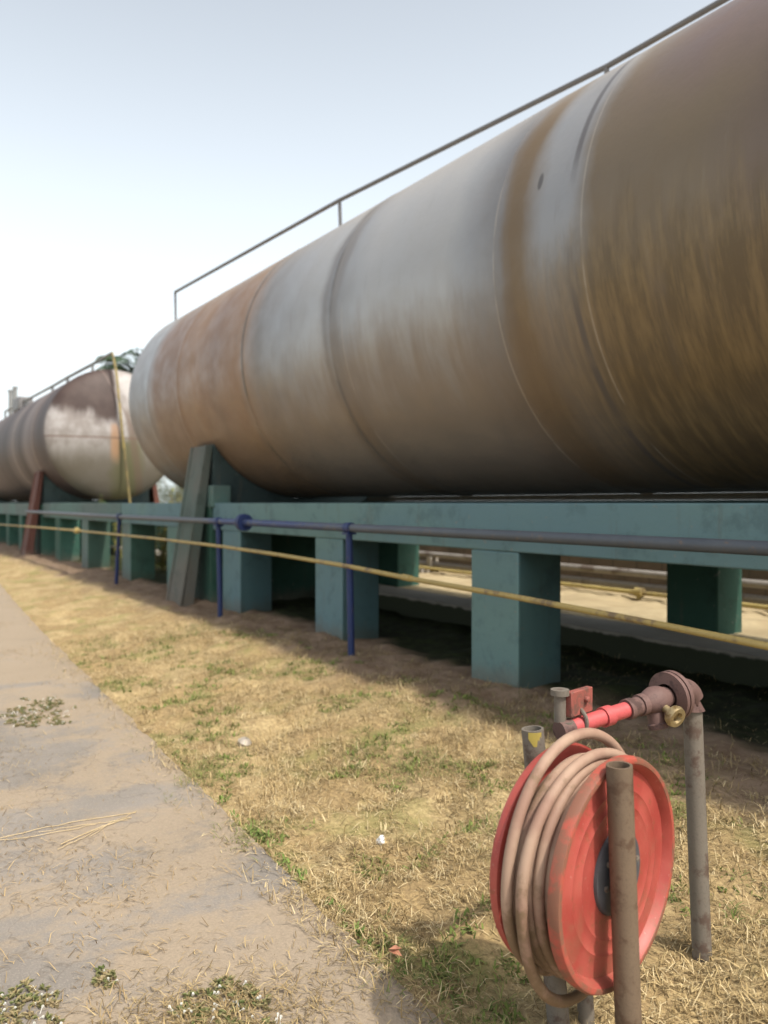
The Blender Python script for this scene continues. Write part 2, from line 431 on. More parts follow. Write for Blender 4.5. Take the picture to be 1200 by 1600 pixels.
plat = thing('concrete_platform', 'teal painted concrete platform of beams and stub columns under the nearest tank', 'platform')
for (a, b) in ((-4, 11.247), (12.053, 16.12)):
    MB().box(-a, -b, Y0, Y0 + .45, BB, BT).build('beam', M_teal, plat, bevel=.012)
    MB().box(-a, -b, Y1, Y1 + .42, BB, BT + .03).build('beam', M_teal, plat, bevel=.012)
cols1 = [(-3.6, -3.0), (-.9, -.3), (1.9, 2.5), (4.72, 5.31), (7.48, 8.1), (10.24, 10.88), (12.75, 13.35), (15.5, 16.1)]
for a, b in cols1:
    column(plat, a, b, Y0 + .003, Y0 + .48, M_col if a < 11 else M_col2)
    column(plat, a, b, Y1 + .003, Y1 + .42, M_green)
saddle_and_pier(plat, 11.25, 12.05, M_strut, M_green, sc=.10)
MB().box(-11.44, -11.17, Y0 - .03, Y0 + .25, BT - .06, 1.76).build('saddle_block', M_dull, plat, bevel=.01)
saddle_and_pier(plat, -.6, .1, M_strut, M_green)
MB().box(4, -11.24, Y0 + .452, Y1 - .002, 1.30, 1.44).build('shade_slab', M_sad, plat)  # slab added between the beams to darken the space below
# steel rail along the back beam
m = Mat('pale_steel', .5, .2); M_pale = m.color(m.mix(m.noise(6, 5), (.42, .38, .32), (.22, .18, .14)))
MB().box(3.4, -16.1, 7.12, 7.2, BT + .032, 1.607).build('edge_rail', M_pale, plat)

plat2 = thing('concrete_platform', 'darker stained green platform of beams and columns under the far tank', 'platform')
for (a, b) in ((16.16, 24.197), (25.003, 39.0), (39.8, 44)):
    MB().box(-a, -b, Y0, Y0 + .45, BB, BT).build('beam', M_dull, plat2, bevel=.012)
    MB().box(-a, -b, Y1, Y1 + .42, BB, BT).build('beam', M_dull, plat2, bevel=.012)
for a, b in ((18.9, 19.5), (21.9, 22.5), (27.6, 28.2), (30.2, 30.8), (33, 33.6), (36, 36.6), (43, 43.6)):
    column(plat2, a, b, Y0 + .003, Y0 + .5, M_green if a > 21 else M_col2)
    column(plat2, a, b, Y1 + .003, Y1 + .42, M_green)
saddle_and_pier(plat2, 24.2, 25.0, M_rust, M_green, 2.4)
saddle_and_pier(plat2, 39.0, 39.8, M_rust, M_green, 2.4)

# ------------------------------------------------------------------ tanks
def tank_shell(s_near, s_far, seams, depth=.62, mat=None, parent=None, n=128):
    prof = []                                    # (s, r) from near head to far head
    K = 18
    for i in range(K + 1):
        a = math.pi / 2 * i / K; prof.append((s_near - depth * math.cos(a), max(.002, RT * math.sin(a))))
    body = {s_near + .001, s_far - .001}
    s = s_near + .3
    while s < s_far - .2: body.add(s); s += .3
    pts_ = [(q, RT) for q in body]
    for q in seams: pts_ += [(q - .018, RT), (q - .009, RT + .003), (q + .009, RT + .003), (q + .018, RT)]
    prof += sorted(pts_)
    for i in range(K + 1):
        a = math.pi / 2 * (1 - i / K); prof.append((s_far + depth * math.cos(a), max(.002, RT * math.sin(a))))
    V, F, UV = [], [], []
    for s, r in prof:
        for k in range(n):
            t = 2 * math.pi * k / n
            V.append((-s, YC + r * math.sin(t), ZC - r * math.cos(t)))
    me = bpy.data.meshes.new('shell')
    for i in range(len(prof) - 1):
        for k in range(n):
            F.append((i * n + k, (i + 1) * n + k, (i + 1) * n + (k + 1) % n, i * n + (k + 1) % n))
            t0, t1 = k / n * 2 * math.pi * RT, (k + 1) / n * 2 * math.pi * RT
            UV += [(prof[i][0], t0), (prof[i + 1][0], t0), (prof[i + 1][0], t1), (prof[i][0], t1)]
    me.from_pydata(V, [], F)
    uv = me.uv_layers.new(name='shell'); uv.data.foreach_set('uv', np.array(UV, dtype=np.float32).ravel())
    me.polygons.foreach_set('use_smooth', [True] * len(F))
    me.materials.append(mat); o = bpy.data.objects.new('shell', me); col.objects.link(o)
    if parent: o.parent = parent
    bm = bmesh.new(); bm.from_mesh(me); bmesh.ops.recalc_face_normals(bm, faces=bm.faces); bm.to_mesh(me); bm.free()
    return o

GREY = (.28, .285, .295); PALE = (.36, .36, .36); BRN = (.20, .125, .085); ORG = (.25, .145, .078); OLV = (.165, .115, .065); DIM = (.20, .19, .185); KHK = (.17, .13, .085); PUR = (.15, .11, .095)
m = Mat('weathered_tank_steel', .42, .25, .5)
uvn = m.n('ShaderNodeUVMap', uv_map='shell'); S, A, _ = m.xyz(uvn.outputs[0])
X, Y, Z = m.xyz()
wob = m.math('MULTIPLY', m.math('SUBTRACT', m.noise(1, 4, .6, vec=m.comb(m.math('MULTIPLY', S, 1.2), m.math('MULTIPLY', A, .8))), .5), .42)
S2 = m.math('ADD', S, wob)
bands = [(-3, BRN), (1.2, PUR), (2.2, PUR), (2.9, KHK), (3.7, KHK), (3.92, GREY), (4.22, GREY), (4.43, OLV), (4.62, OLV), (4.72, DIM), (5.05, GREY), (5.3, PALE), (6.6, PALE), (7.0, GREY), (7.12, DIM), (7.4, DIM), (7.5, PALE), (8.5, GREY), (9.1, DIM), (9.75, ORG), (10.6, BRN), (11.4, ORG), (12.4, BRN), (13.2, BRN), (13.7, GREY), (15.6, GREY)]
f = m.math('DIVIDE', m.math('ADD', S2, 3.0), 19.0)
c = m.ramp(f, [((p + 3) / 19, q) for p, q in bands])
# rust and dirt creep up from the belly, streaked along the round
streak = m.noise(1, 5, .7, vec=m.comb(m.math('MULTIPLY', S, 3.6), m.math('MULTIPLY', A, .7)))
fineS = m.noise(1, 4, .7, vec=m.comb(m.math('MULTIPLY', S, 12), m.math('MULTIPLY', A, 1.5)))
zr = m.math('ADD', Z, m.math('MULTIPLY', m.math('SUBTRACT', streak, .5), 1.6))
zr = m.math('ADD', zr, m.math('MULTIPLY', m.math('SUBTRACT', m.noise(.6, 4), .5), 1.2))
c = m.mix(m.smooth(zr, 3.5, 2.3, 0, .75), c, (.175, .125, .085))
nearb = m.smooth(S, 4.9, 3.4)
dk = m.math('MULTIPLY', m.smooth(zr, 3.7, 2.9), nearb)
c = m.mix(m.math('MULTIPLY', dk, .8), c, m.mix(m.smooth(fineS, .40, .64), (.11, .08, .042), (.205, .145, .07)))
c = m.mix(m.smooth(streak, .55, .8, 0, .35), c, (.13, .105, .09))
c = m.mix(m.smooth(fineS, .60, .8, 0, .12), c, (.40, .37, .33))
c = m.mix(m.smooth(Z, 4.3, 5.05, 0, .6), c, (.36, .30, .23))
spot = m.math('ADD', m.math('POWER', m.math('DIVIDE', m.math('SUBTRACT', S, 4.27), .028), 2.0), m.math('POWER', m.math('DIVIDE', m.math('SUBTRACT', Z, 3.86), .07), 2.0))
c = m.mix(m.smooth(spot, 1.2, .5, 0, .7), c, (.05, .045, .045))
c = m.mix(m.math('MULTIPLY', m.smooth(S, 3.9, 3.0), m.smooth(m.math('ADD', Z, m.math('MULTIPLY', m.noise(1.2, 3), .8)), 4.2, 4.9)), c, (.17, .125, .11))
# welded seams show as thin dark or light lines
def line(s, wdt): return m.smooth(m.math('ABSOLUTE', m.math('SUBTRACT', S, s)), wdt, wdt * .35)
for s_, wd_, col_, k_ in ((9.58, .035, (.05, .055, .05), .8), (7.30, .05, (.10, .09, .085), .6), (3.93, .04, (.09, .08, .08), .75), (2.35, .035, (.09, .06, .05), .5)):
    brk = m.smooth(m.noise(1, 3, .5, vec=m.comb(s_, A)), .40, .56)
    c = m.mix(m.math('MULTIPLY', m.math('MULTIPLY', line(s_, wd_), brk), k_), c, col_)
for s_ in (4.72, 3.82, 7.05):
    c = m.mix(m.math('MULTIPLY', m.math('MULTIPLY', line(s_, .012), m.smooth(m.noise(1.7, 3), .42, .58)), .3), c, (.5, .45, .38))
m.bump(m.math('ADD', m.math('MULTIPLY', m.noise(1.1, 3), 6), m.noise(25, 5)), .15, .008)
m.val(m.b.inputs['Roughness'], m.smooth(m.noise(3, 4), .3, .7, .36, .55))
M_tank = m.color(c)

tank = thing('storage_tank', 'huge rust-stained grey steel tank lying along the nearest platform', 'tank', None)
tank_shell(-2.5, 14.65, (-1, 2.35, 4.72, 7.3, 9.58, 12.1, 13.6, 14.64), .72, M_tank, tank)
m = Mat('grey_pipe_paint', .5, .3); M_rail = m.color(m.mix(m.noise(9, 5), (.13, .13, .14), (.20, .19, .18)))
rail = [(14.62, 4.97, 5.44), (9.1, 5.3, 5.48), (5.0, 5.74, 5.5), (3.4, 5.85, 5.56), (.5, 5.9, 5.56)]
hr = MB().tube([P(*q) for q in rail], .027, 10).build('handrail', M_rail, tank)
for (s, y, z) in (rail[0], rail[1], (5.0, 5.74, 5.5), (.5, 5.9, 5.56)):
    zb = ZC + math.sqrt(RT * RT - (y - YC) ** 2)
    MB().tube([P(s - .03, y + .0, zb - .02), P(s, y, z)], .024, 8).build('rail_post', M_rail, tank)

m = Mat('brown_tank_steel', .58, .05, .35)
X, Y, Z = m.xyz(); S = m.math('MULTIPLY', X, -1.0)
uvn = m.n('ShaderNodeUVMap', uv_map='shell'); US, UA, _ = m.xyz(uvn.outputs[0])
bn = m.noise(1.2, 5, .6)
brown = m.mix(m.smooth(m.noise(2, 5), .4, .65), (.048, .031, .027), (.066, .045, .039))
lil = m.mix(m.smooth(bn, .42, .6), (.36, .34, .33), (.24, .215, .20))
cyl = m.ramp(m.math('DIVIDE', m.math('ADD', m.math('SUBTRACT', S, 22.2), m.math('MULTIPLY', bn, .8)), 12.0), [(0, (.06, .038, .034)), (.13, (.05, .033, .03)), (.20, (.10, .068, .058)), (.30, (.17, .135, .125)), (.38, (.05, .034, .03)), (.5, (.14, .11, .10)), (.62, (.045, .032, .03)), (1, (.13, .10, .09))])
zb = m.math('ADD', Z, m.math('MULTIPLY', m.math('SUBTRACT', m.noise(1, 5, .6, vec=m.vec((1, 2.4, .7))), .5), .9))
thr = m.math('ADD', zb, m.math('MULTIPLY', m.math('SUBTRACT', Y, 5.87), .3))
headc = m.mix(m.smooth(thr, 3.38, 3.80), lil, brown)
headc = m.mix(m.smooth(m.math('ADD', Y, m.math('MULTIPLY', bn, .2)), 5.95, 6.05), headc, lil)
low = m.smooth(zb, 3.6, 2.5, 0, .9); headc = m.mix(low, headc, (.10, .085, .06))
olive = m.math('MULTIPLY', m.smooth(m.math('ABSOLUTE', m.math('SUBTRACT', m.math('ADD', Y, m.math('MULTIPLY', bn, .5)), 6.45)), .6, .2), m.smooth(zb, 3.5, 3.0))
headc = m.mix(m.math('MULTIPLY', olive, .9), headc, (.10, .095, .045))
org = m.math('MULTIPLY', m.smooth(m.math('ABSOLUTE', m.math('SUBTRACT', Y, 5.85)), .17, .05), m.math('MULTIPLY', m.smooth(zb, 2.5, 2.9), m.smooth(zb, 3.65, 3.45)))
headc = m.mix(m.math('MULTIPLY', org, .7), headc, (.34, .19, .10))
dstr = m.math('MULTIPLY', m.smooth(m.math('ABSOLUTE', m.math('SUBTRACT', m.math('ADD', Y, m.math('MULTIPLY', Z, .18)), 6.92)), .16, .05), m.smooth(Z, 4.3, 3.9))
headc = m.mix(m.math('MULTIPLY', dstr, .7), headc, (.12, .085, .06))
hl = m.smooth(m.math('ABSOLUTE', m.math('SUBTRACT', Z, 3.27)), .035, .015); headc = m.mix(m.math('MULTIPLY', hl, .7), headc, (.13, .08, .06))
vl = m.smooth(m.math('ABSOLUTE', m.math('SUBTRACT', m.math('ADD', Y, m.math('MULTIPLY', Z, .45)), 7.9)), .035, .015); headc = m.mix(m.math('MULTIPLY', m.math('MULTIPLY', vl, m.smooth(Z, 3.35, 3.45)), .6), headc, (.14, .10, .085))
c = m.mix(m.smooth(m.math('ADD', S, m.math('MULTIPLY', bn, .12)), 22.58, 22.70), headc, cyl)
ring = m.smooth(m.math('ABSOLUTE', m.math('SUBTRACT', S, 24.35)), .05, .02); c = m.mix(m.math('MULTIPLY', ring, .6), c, (.45, .38, .33))
ring2 = m.smooth(m.math('ABSOLUTE', m.math('SUBTRACT', S, 27.6)), .06, .02); c = m.mix(m.math('MULTIPLY', ring2, .6), c, (.45, .38, .33))
m.bump(m.math('ADD', m.math('MULTIPLY', m.noise(1.1, 3), 6), m.noise(20, 5)), .2, .01)
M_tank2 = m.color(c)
M_yold = paint('old_yellow_pipe', (.26, .20, .065), rust=(.11, .085, .045), amount=.6, scale=2)
tank2 = thing('storage_tank', 'distant brown steel tank with a pale patch on its domed end', 'tank', None)
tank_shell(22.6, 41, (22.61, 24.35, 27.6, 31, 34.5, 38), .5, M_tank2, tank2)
m = Mat('galvanised_pipe', .5, .5); M_galv = m.color(m.mix(m.noise(8, 5), (.30, .31, .31), (.20, .20, .19)))
M_yel = paint('yellow_pipe_paint', (.34, .25, .085), rust=(.16, .11, .06), amount=.45, scale=5)
r2 = [(22.3, 5.83, 5.6), (22.9, 5.45, 5.34), (24.6, 5.15, 5.17), (26.5, 5.1, 5.14), (31, 5.1, 5.20), (36, 5.1, 5.26)]
MB().tube([P(*q) for q in r2], .045, 10).build('handrail', M_galv, tank2)
for (s, y, z) in r2[1:]:
    zb_ = ZC + math.sqrt(RT * RT - (y - YC) ** 2); MB().tube([P(s, y, zb_ - .03), P(s, y, z)], .04, 8).build('rail_post', M_galv, tank2)
MB().tube([P(22.3, 5.83, 5.6), P(22.0, 5.86, 5.0), P(21.98, 6.02, 3.3), P(21.95, 6.21, 1.45)], .034, 8).build('drain_pipe', M_yold, tank2, label='thin yellow pipe slanting down over the domed end')
for q in (35.3, 34.2):
    MB().tube([P(q, 5.2, 4.9), P(q, 5.2, 6.0)], .08, 12).tube([P(q, 5.2, 6.0), P(q, 5.2, 6.07)], .11, 12).build('vent_pipe', M_galv, tank2)
MB().box(-31.5, -32.8, 4.9, 5.4, 4.9, 5.38).build('manhole_box', M_rail, tank2, bevel=.04)

# ------------------------------------------------------------------ pipelines
m = Mat('blue_pipe_paint', .5, 0, .4)
X, Y, Z = m.xyz()
bl = m.mix(m.noise(3, 5), (.018, .034, .105), (.03, .05, .145))
gr = m.mix(m.noise(5, 5), (.052, .062, .078), (.085, .095, .108))
k = m.smooth(m.math('ADD', X, m.math('MULTIPLY', m.noise(1.2, 3), 2.2)), -7.2, -4.6)
k2 = m.smooth(X, -9.9, -10.6); k = m.math('MAXIMUM', k, k2)
topdust = m.n('ShaderNodeNewGeometry'); 
M_bluepipe = None
c = m.mix(k, m.mix(m.smooth(m.noise(7, 5), .52, .6, 0, .6), bl, gr), gr)
c = m.mix(m.smooth(m.noise(12, 6, .7), .58, .68, 0, .7), c, (.14, .10, .07))
m.bump(m.noise(40, 4), .2, .003)
M_bluepipe = m.color(c)
M_blue = paint('deep_blue_paint', (.014, .028, .100), rust=(.06, .045, .06), amount=.35, scale=7)
bp = thing('blue_pipeline', 'blue and grey steel pipe held on three blue posts in front of the platform', 'pipeline')
YP = 3.98
line_pts = [(24.3, YP, 1.26), (14.75, YP, 1.25), (9.0, YP, 1.262), (6.65, YP, 1.26), (3.4, YP, 1.262), (-1, YP, 1.262)]
MB().tube([P(*q) for q in line_pts], .040, 16).build('pipe', M_bluepipe, bp)
MB().lathe(P(9.17, YP, 1.262), (-1, 0, 0), [(-.045, .041), (-.045, .105), (-.005, .105), (-.005, .085), (.005, .085), (.005, .105), (.045, .105), (.045, .041)], 28).build('flange', M_blue, bp)
for i in range(6):
    pass
for (s, ds) in ((6.65, -.05), (10.0, -.08), (14.75, .25)):
    MB().tube([P(s + ds, YP - .0, -.2), P(s, YP, 1.215)], .034, 14).build('post', M_blue, bp)
    b = MB().lathe(P(s, YP, 1.26), (1, 0, 0), [(-.05, .0405), (-.05, .052), (.05, .052), (.05, .0405)], 20)
    b.box(-s - .055, -s + .055, YP - .05, YP + .05, 1.195, 1.215)
    b.build('clamp', M_blue, bp)

yp = thing('yellow_pipeline', 'thin yellow sagging pipe running below the blue pipe', 'pipeline')
def onplane(u, v, y):
    """slope along the line of sight turned into a distance and a height on the vertical plane y"""
    phi = math.atan((u - 600) / 1250) + TH; s = y / math.tan(phi)
    d = s * math.cos(TH) + y * math.sin(TH); return (s, y, 1.5 - (v - 786) / 1250 * d)
yl = [onplane(u, v, 3.86) for u, v in ((1320, 1040), (1200, 1010), (1000, 970), (800, 932), (640, 904), (545, 885), (430, 866), (340, 853), (240, 841), (120, 829), (60, 824), (0, 819.5), (-40, 816))]
MB().tube([P(*q) for q in yl], .021, 12).build('pipe', M_yel, yp)
k_ = yl[9]; MB().lathe(P(*k_), (1, 0, 0), [(-.1, .022), (-.09, .055), (-.03, .065), (.03, .065), (.09, .055), (.1, .022)], 16).build('coupling', M_yel, yp)
k_ = onplane(492, 873, 3.88)
for u, v in ((636, 903),):
    q = onplane(u, v, 3.86); MB().tube([P(q[0] - .06, q[1], q[2] - .001), P(q[0] + .06, q[1], q[2] + .003)], .027, 12).build('coupling', M_yel, yp)
# stub bracket under it at the second column

M_pgrey = paint('pale_pipe_paint', (.26, .24, .215), rust=(.12, .09, .07), amount=.5, scale=2)
M_pyel = paint('dull_yellow_paint', (.42, .33, .12), rust=(.18, .13, .07), amount=.5, scale=2)
for (z, r, mt, lb, y) in ((.54, .05, M_pgrey, 'upper of the two pale grey pipes running behind the platform', 9.0), (.36, .05, M_pgrey, 'lower of the two pale grey pipes running behind the platform', 9.0), (.30, .03, M_pyel, 'thin yellow pipe lying below the pale pipes behind the platform', 8.8)):
    o = thing('ground_pipe', lb, 'pipe', 'pipes behind the platform')
    b = MB().tube([P(-5, y, z), P(5, y, z - .01), P(14, y, z), P(30, y, z)], r, 12); b.build('pipe', mt, o)
    for s in (0, 5.9, 12, 18, 24):
        MB().box(-s - .06, -s + .06, y - .09, y + .09, .1, z - r + .004).build('sleeper', M_kerb, o)
    if r < .04: MB().lathe(P(7.1, y, z), (1, 0, 0), [(-.06, .031), (-.06, .06), (.06, .06), (.06, .031)], 16).tube([P(7.1, y, z), P(7.1, y - .02, z - .1)], .03, 10).build('coupling', M_pyel, o)

m = Mat('brown_block_wall', .9)
br = m.n('ShaderNodeTexBrick'); br.inputs['Scale'].default_value = 1; br.inputs['Brick Width'].default_value = .45; br.inputs['Row Height'].default_value = .22
br.inputs['Mortar Size'].default_value = .012; br.inputs['Color1'].default_value = (.13, .10, .07, 1); br.inputs['Color2'].default_value = (.16, .12, .085, 1); br.inputs['Mortar'].default_value = (.08, .065, .05, 1)
X, Y, Z = m.xyz(); m.link(m.comb(X, Z), br.inputs['Vector'])
c = m.mix(m.smooth(m.noise(1.2, 5), .4, .65, 0, .7), br.outputs['Color'], (.075, .065, .045)); m.bump(br.outputs['Fac'], -.3, .01)
wl = thing('block_wall', 'low brown block wall behind the pipes on the far side of the platform', 'wall')
mb_ = MB(); mb_.box(8, -46, 9.7, 9.9, 0, 1.25); mb_.build('wall_panel', m.color(c), wl)
MB().box(8, -46, 9.66, 9.94, 1.25, 1.33).build('coping', M_kerb, wl)

# ------------------------------------------------------------------ hose reel
M_post = paint('rusty_post_steel', (.135, .095, .062), rust=(.085, .05, .03), amount=.5, scale=14, rough=.75, metal=.0)
M_post2 = paint('grey_post_steel', (.15, .13, .105), rust=(.09, .06, .045), amount=.5, scale=12, rough=.75)
m = Mat('faded_red_paint', .48, 0, .4)
rd = m.mix(m.smooth(m.noise(6, 5), .35, .65), (.29, .046, .036), (.36, .075, .058))
rd = m.mix(m.smooth(m.noise(26, 6, .75), .56, .66, 0, .6), rd, (.20, .07, .035))
rd = m.mix(m.smooth(m.math('SUBTRACT', m.noise(9, 6, .7), m.math('MULTIPLY', m.xyz()[2], .35)), .36, .52, 0, .4), rd, (.22, .10, .06))
rd = m.mix(m.smooth(m.noise(90, 4, .7), .62, .7, 0, .4), rd, (.45, .25, .20))
rd = m.mix(m.smooth(m.noise(3, 5), .58, .72, 0, .25), rd, (.45, .16, .11))
m.bump(m.noise(50, 4), .15, .002)
M_red = m.color(rd)
m = Mat('worn_rim', .6, 0, .3)
M_rim = m.color(m.mix(m.smooth(m.noise(11, 6, .7), .38, .56), (.36, .075, .052), (.19, .085, .055)))
m = Mat('dusty_hose', .65, 0, .25)
hc = m.mix(m.smooth(m.noise(7, 5), .35, .7), (.25, .15, .11), (.34, .235, .17))
hc = m.mix(m.smooth(m.math('SUBTRACT', m.noise(5, 6, .7), m.math('MULTIPLY', m.xyz()[2], .22)), .36, .50, 0, .85), hc, (.15, .10, .055)); m.bump(m.noise(60, 3), .15, .002)
M_hose = m.color(hc)
m = Mat('black_hub', .6); M_hub = m.color(m.mix(m.noise(14, 5), (.03, .032, .035), (.10, .10, .11)))

reel = thing('hose_reel', 'red fire hose reel wound with dusty pink hose on rusty pipe posts', 'hose reel')
reel.location = (-1.64, 1.79, -.15); reel.rotation_euler.z = R(10.5)
bpy.context.view_layer.update()
RX, RY, RZ, RD = -1.64, 1.79, .450, .320
def rl(mb, name, mt, **k):
    """reel parts: written in world coordinates, stored relative to the reel's base"""
    mb.v = [(x - reel.location.x, y - reel.location.y, z - reel.location.z) for x, y, z in mb.v]
    return mb.build(name, mt, reel, **k)
def disc(xc, d):
    # d=+1: outer face looks to +x
    prof = [(0, .05), (.003, .10), (.004, .118), (.009, .128), (.006, .142), (.005, .178), (.009, .188), (.004, .200), (.003, .222), (.007, .231), (.002, .243), (.0, .292), (.016, .300), (.026, .310), (.024, .321), (.012, .327), (-.004, .325), (-.008, .314), (-.008, .300), (-.006, .05), (0, .05)]
    return MB().lathe((xc, RY, RZ), (d, 0, 0), [(a, r * RD / .327) for a, r in prof], 96)
near = rl(disc(-1.545, 1), 'disc', M_red)
far = rl(disc(-1.722, -1), 'disc', M_red)
def on_reel(mb, name, parent, mt):
    mb.v = [(x - reel.location.x, y - reel.location.y, z - reel.location.z) for x, y, z in mb.v]
    return mb.build(name, mt, parent)
on_reel(MB().lathe((-1.545, RY, RZ), (1, 0, 0), [(.017, .2965), (.0265, .3035), (.0278, .3095), (.0257, .3175), (.013, .3235), (-.006, .3215)], 96), 'rim', near, M_rim)
on_reel(MB().lathe((-1.545, RY, RZ), (1, 0, 0), [(.002, .122), (.016, .118), (.022, .108), (.024, .06), (.034, .055), (.05, .05), (.05, .0)], 48), 'hub_plate', near, M_hub)
for k in range(8):
    bolts = MB()
    a = k * math.pi / 4 + .2; bolts.lathe((-1.525, RY + math.cos(a) * .085, RZ + math.sin(a) * .085), (1, 0, 0), [(0, .009), (.010, .009), (.012, .0)], 6)
    on_reel(bolts, 'hub_bolt', near, M_post2)
rl(MB().lathe((-1.727, RY, RZ), (1, 0, 0), [(0, .16), (.182, .16)], 48), 'drum', M_hub)
rl(MB().tube([(-1.50, RY - .005, RZ), (-1.90, RY - .0, RZ)], .022, 16), 'axle', M_post)
# wound hose: one continuous line of loops, wandering and sagging
def coil(x0, x1, turns, r, sag, ph=0, n=56, seed=1):
    out = []
    for i in range(int(turns * n)):
        t = i / n; a = ph + 2 * math.pi * t
        x = x0 + (x1 - x0) * t / turns + .006 * noise.noise((t * 3, seed, 0))
        rr = r + .009 * noise.noise((t * 2.2, seed, 5)); 
        dn = max(0, -math.sin(a)); out.append((x, RY + rr * math.cos(a), RZ + rr * math.sin(a) - sag * dn))
    return out
hose = MB()
hose.tube(coil(-1.565, -1.708, 5.0, .196, .0, seed=2), .0165, 12)
hose.tube(coil(-1.708, -1.568, 5.0, .228, .004, seed=3), .0165, 12)
hose.tube(coil(-1.568, -1.706, 4.6, .262, .010, seed=4), .0165, 12)
hose.tube(coil(-1.675, -1.585, 3.0, .284, .026, ph=.9, seed=6), .0165, 12)
def loop(x0, x1, r_top, r_side, r_bot, a0, a1, n=70, seed=1):
    out = []
    for i in range(n + 1):
        t = i / n; a = a0 + (a1 - a0) * t
        sn = math.sin(a); rv = r_top if sn > 0 else r_bot
        out.append((x0 + (x1 - x0) * t + .006 * noise.noise((t * 4, seed, 0)), RY + r_side * math.cos(a), RZ + rv * sn))
    return out
# the outermost loop: over the top, down the camera's side and hanging slack below the discs
hose.tube(loop(-1.60, -1.655, .312, .325, .395, R(28), R(300), seed=9), .0165, 12)
hose.tube(loop(-1.655, -1.70, .362, .324, .318, R(18), R(318), seed=12), .0165, 12)
rl(hose, 'hose', M_hose)
# posts
def post(p0, p1, r, mt, parent=None, hollow=True):
    p0, p1 = Vector(p0), Vector(p1); L = (p1 - p0).length; ax = (p1 - p0)
    prof = [(0, .001), (0, r), (L, r), (L, r * .80), (L - .06, r * .78), (L - .06, .001)] if hollow else [(0, .001), (0, r), (L, r), (L, .001)]
    return MB().lathe(p0, ax, prof, 24)
rl(post((-1.450, 1.730, -.35), (-1.482, 1.708, .785), .0355, M_post), 'post', M_post)
rl(post((-1.765, 1.875, -.35), (-1.845, 1.815, .79), .035, M_post2), 'post', M_post2)
rl(post((-1.72, 1.955, -.35), (-1.80, 1.93, .80), .026, M_post), 'post', M_post2)
M_redb = paint('rusted_red_paint', (.27, .08, .062), rust=(.13, .065, .05), amount=.6, scale=18, rough=.65)
# bracket with a U-bolt on the hind post
br_ = MB(); br_.box(-1.80, -1.776, 1.93, 2.055, .825, .895); br_.box(-1.83, -1.776, 1.93, 2.055, .815, .829)
br_.lathe((-1.775, 2.01, .862), (1, 0, 0), [(0, .011), (.012, .011), (.014, .0)], 6)
rl(br_, 'bracket', M_redb, bevel=.003)
rl(MB().tube([(-1.81, 1.915, .80), (-1.81, 1.915, .89)], .019, 14).lathe((-1.81, 1.915, .885), (0, 0, 1), [(0, .020), (0, .030), (.018, .030), (.018, .0)], 16), 'cap', M_post2)
ub = [(-1.80 + .045 * math.cos(a), 1.985, .79 + .048 * math.sin(a)) for a in [math.pi * i / 14 for i in range(-2, 17)]]
rl(MB().tube(ub, .007, 8), 'u_bolt', M_post2)
m = Mat('yellow_mark', .6); M_ymark = m.color(m.mix(m.noise(30), (.40, .32, .06), (.25, .19, .05)))
ym = MB(); yt = Vector((-1.845, 1.815, .79))
for i in range(6):
    a_ = R(-75 + 14 * i); hgt = .05 - .012 * abs(i - 2.5)
    for zz in (0, hgt): ym.v.append((yt.x + .0362 * math.cos(a_), yt.y + .0362 * math.sin(a_), yt.z - .004 - zz))
ym.f = [(2 * i, 2 * i + 2, 2 * i + 3, 2 * i + 1) for i in range(5)]
rl(ym, 'yellow_mark', M_ymark)

# ------------------------------------------------------------------ water supply beside the reel
sp = thing('water_standpipe', 'bent rusty water pipe with a valve feeding the hose reel', 'standpipe')
sp.location = (-1.77, 2.51, -.1)
bpy.context.view_layer.update()
def sw(mb, name, mt, parent=None, **k):
    mb.v = [(x - sp.location.x, y - sp.location.y, z - sp.location.z) for x, y, z in mb.v]
    return mb.build(name, mt, parent or sp, **k)
M_iron = paint('rusty_iron', (.13, .075, .065), rust=(.07, .04, .035), amount=.5, scale=20, rough=.7)
M_redp = paint('pinkish_red_paint', (.46, .085, .085), rust=(.30, .10, .08), amount=.25, scale=12, rough=.5)
M_brass = paint('dull_brass', (.36, .28, .15), rust=(.20, .13, .05), amount=.4, scale=30, rough=.4, metal=.6)
E = Vector((-1.785, 2.50, .835)); B = Vector((-1.82, 1.90, .775)); dv = (E - B).normalized()
sw(MB().tube([(-1.745, 2.515, -.35), (-1.785, 2.50, .775)], .0335, 20), 'riser', M_post2)
# elbow
el = [Vector((-1.785, 2.50, .76)), Vector((-1.785, 2.50, .80))]
for i in range(1, 8):
    a = math.pi / 2 * i / 8; el.append(Vector((-1.786, 2.50 - .055 * (1 - math.cos(a)), .785 + .052 * math.sin(a) + .0)))
el.append(Vector((-1.787, 2.42, .836)))
sw(MB().tube(el, [.043, .041] + [.041] * 7 + [.043], 20), 'elbow', M_iron)
def along(t): return B + dv * t
L = (E - B).length
fy = Vector((-1.79, 2.40, .826))
sw(MB().lathe(fy, -dv, [(-.02, .035), (-.02, .05), (-.006, .05), (-.006, .085), (.010, .085), (.010, .068), (.016, .068), (.016, .085), (.030, .085), (.036, .045)], 36), 'flange', M_iron)
vb = MB().lathe(fy, -dv, [(.034, .034), (.05, .038), (.075, .047), (.10, .049), (.125, .041), (.145, .031), (.15, .037), (.175, .037), (.175, .031), (.205, .031), (.21, .035), (.235, .035), (.235, .028)], 24)
vb.lathe(fy - dv * .10 + Vector((0, 0, -.02)), (.3, 0, -1), [(0, .03), (.055, .03), (.06, .036), (.075, .034), (.08, .0)], 16)
valve = sw(vb, 'valve', M_iron)
vx = fy - dv * .09
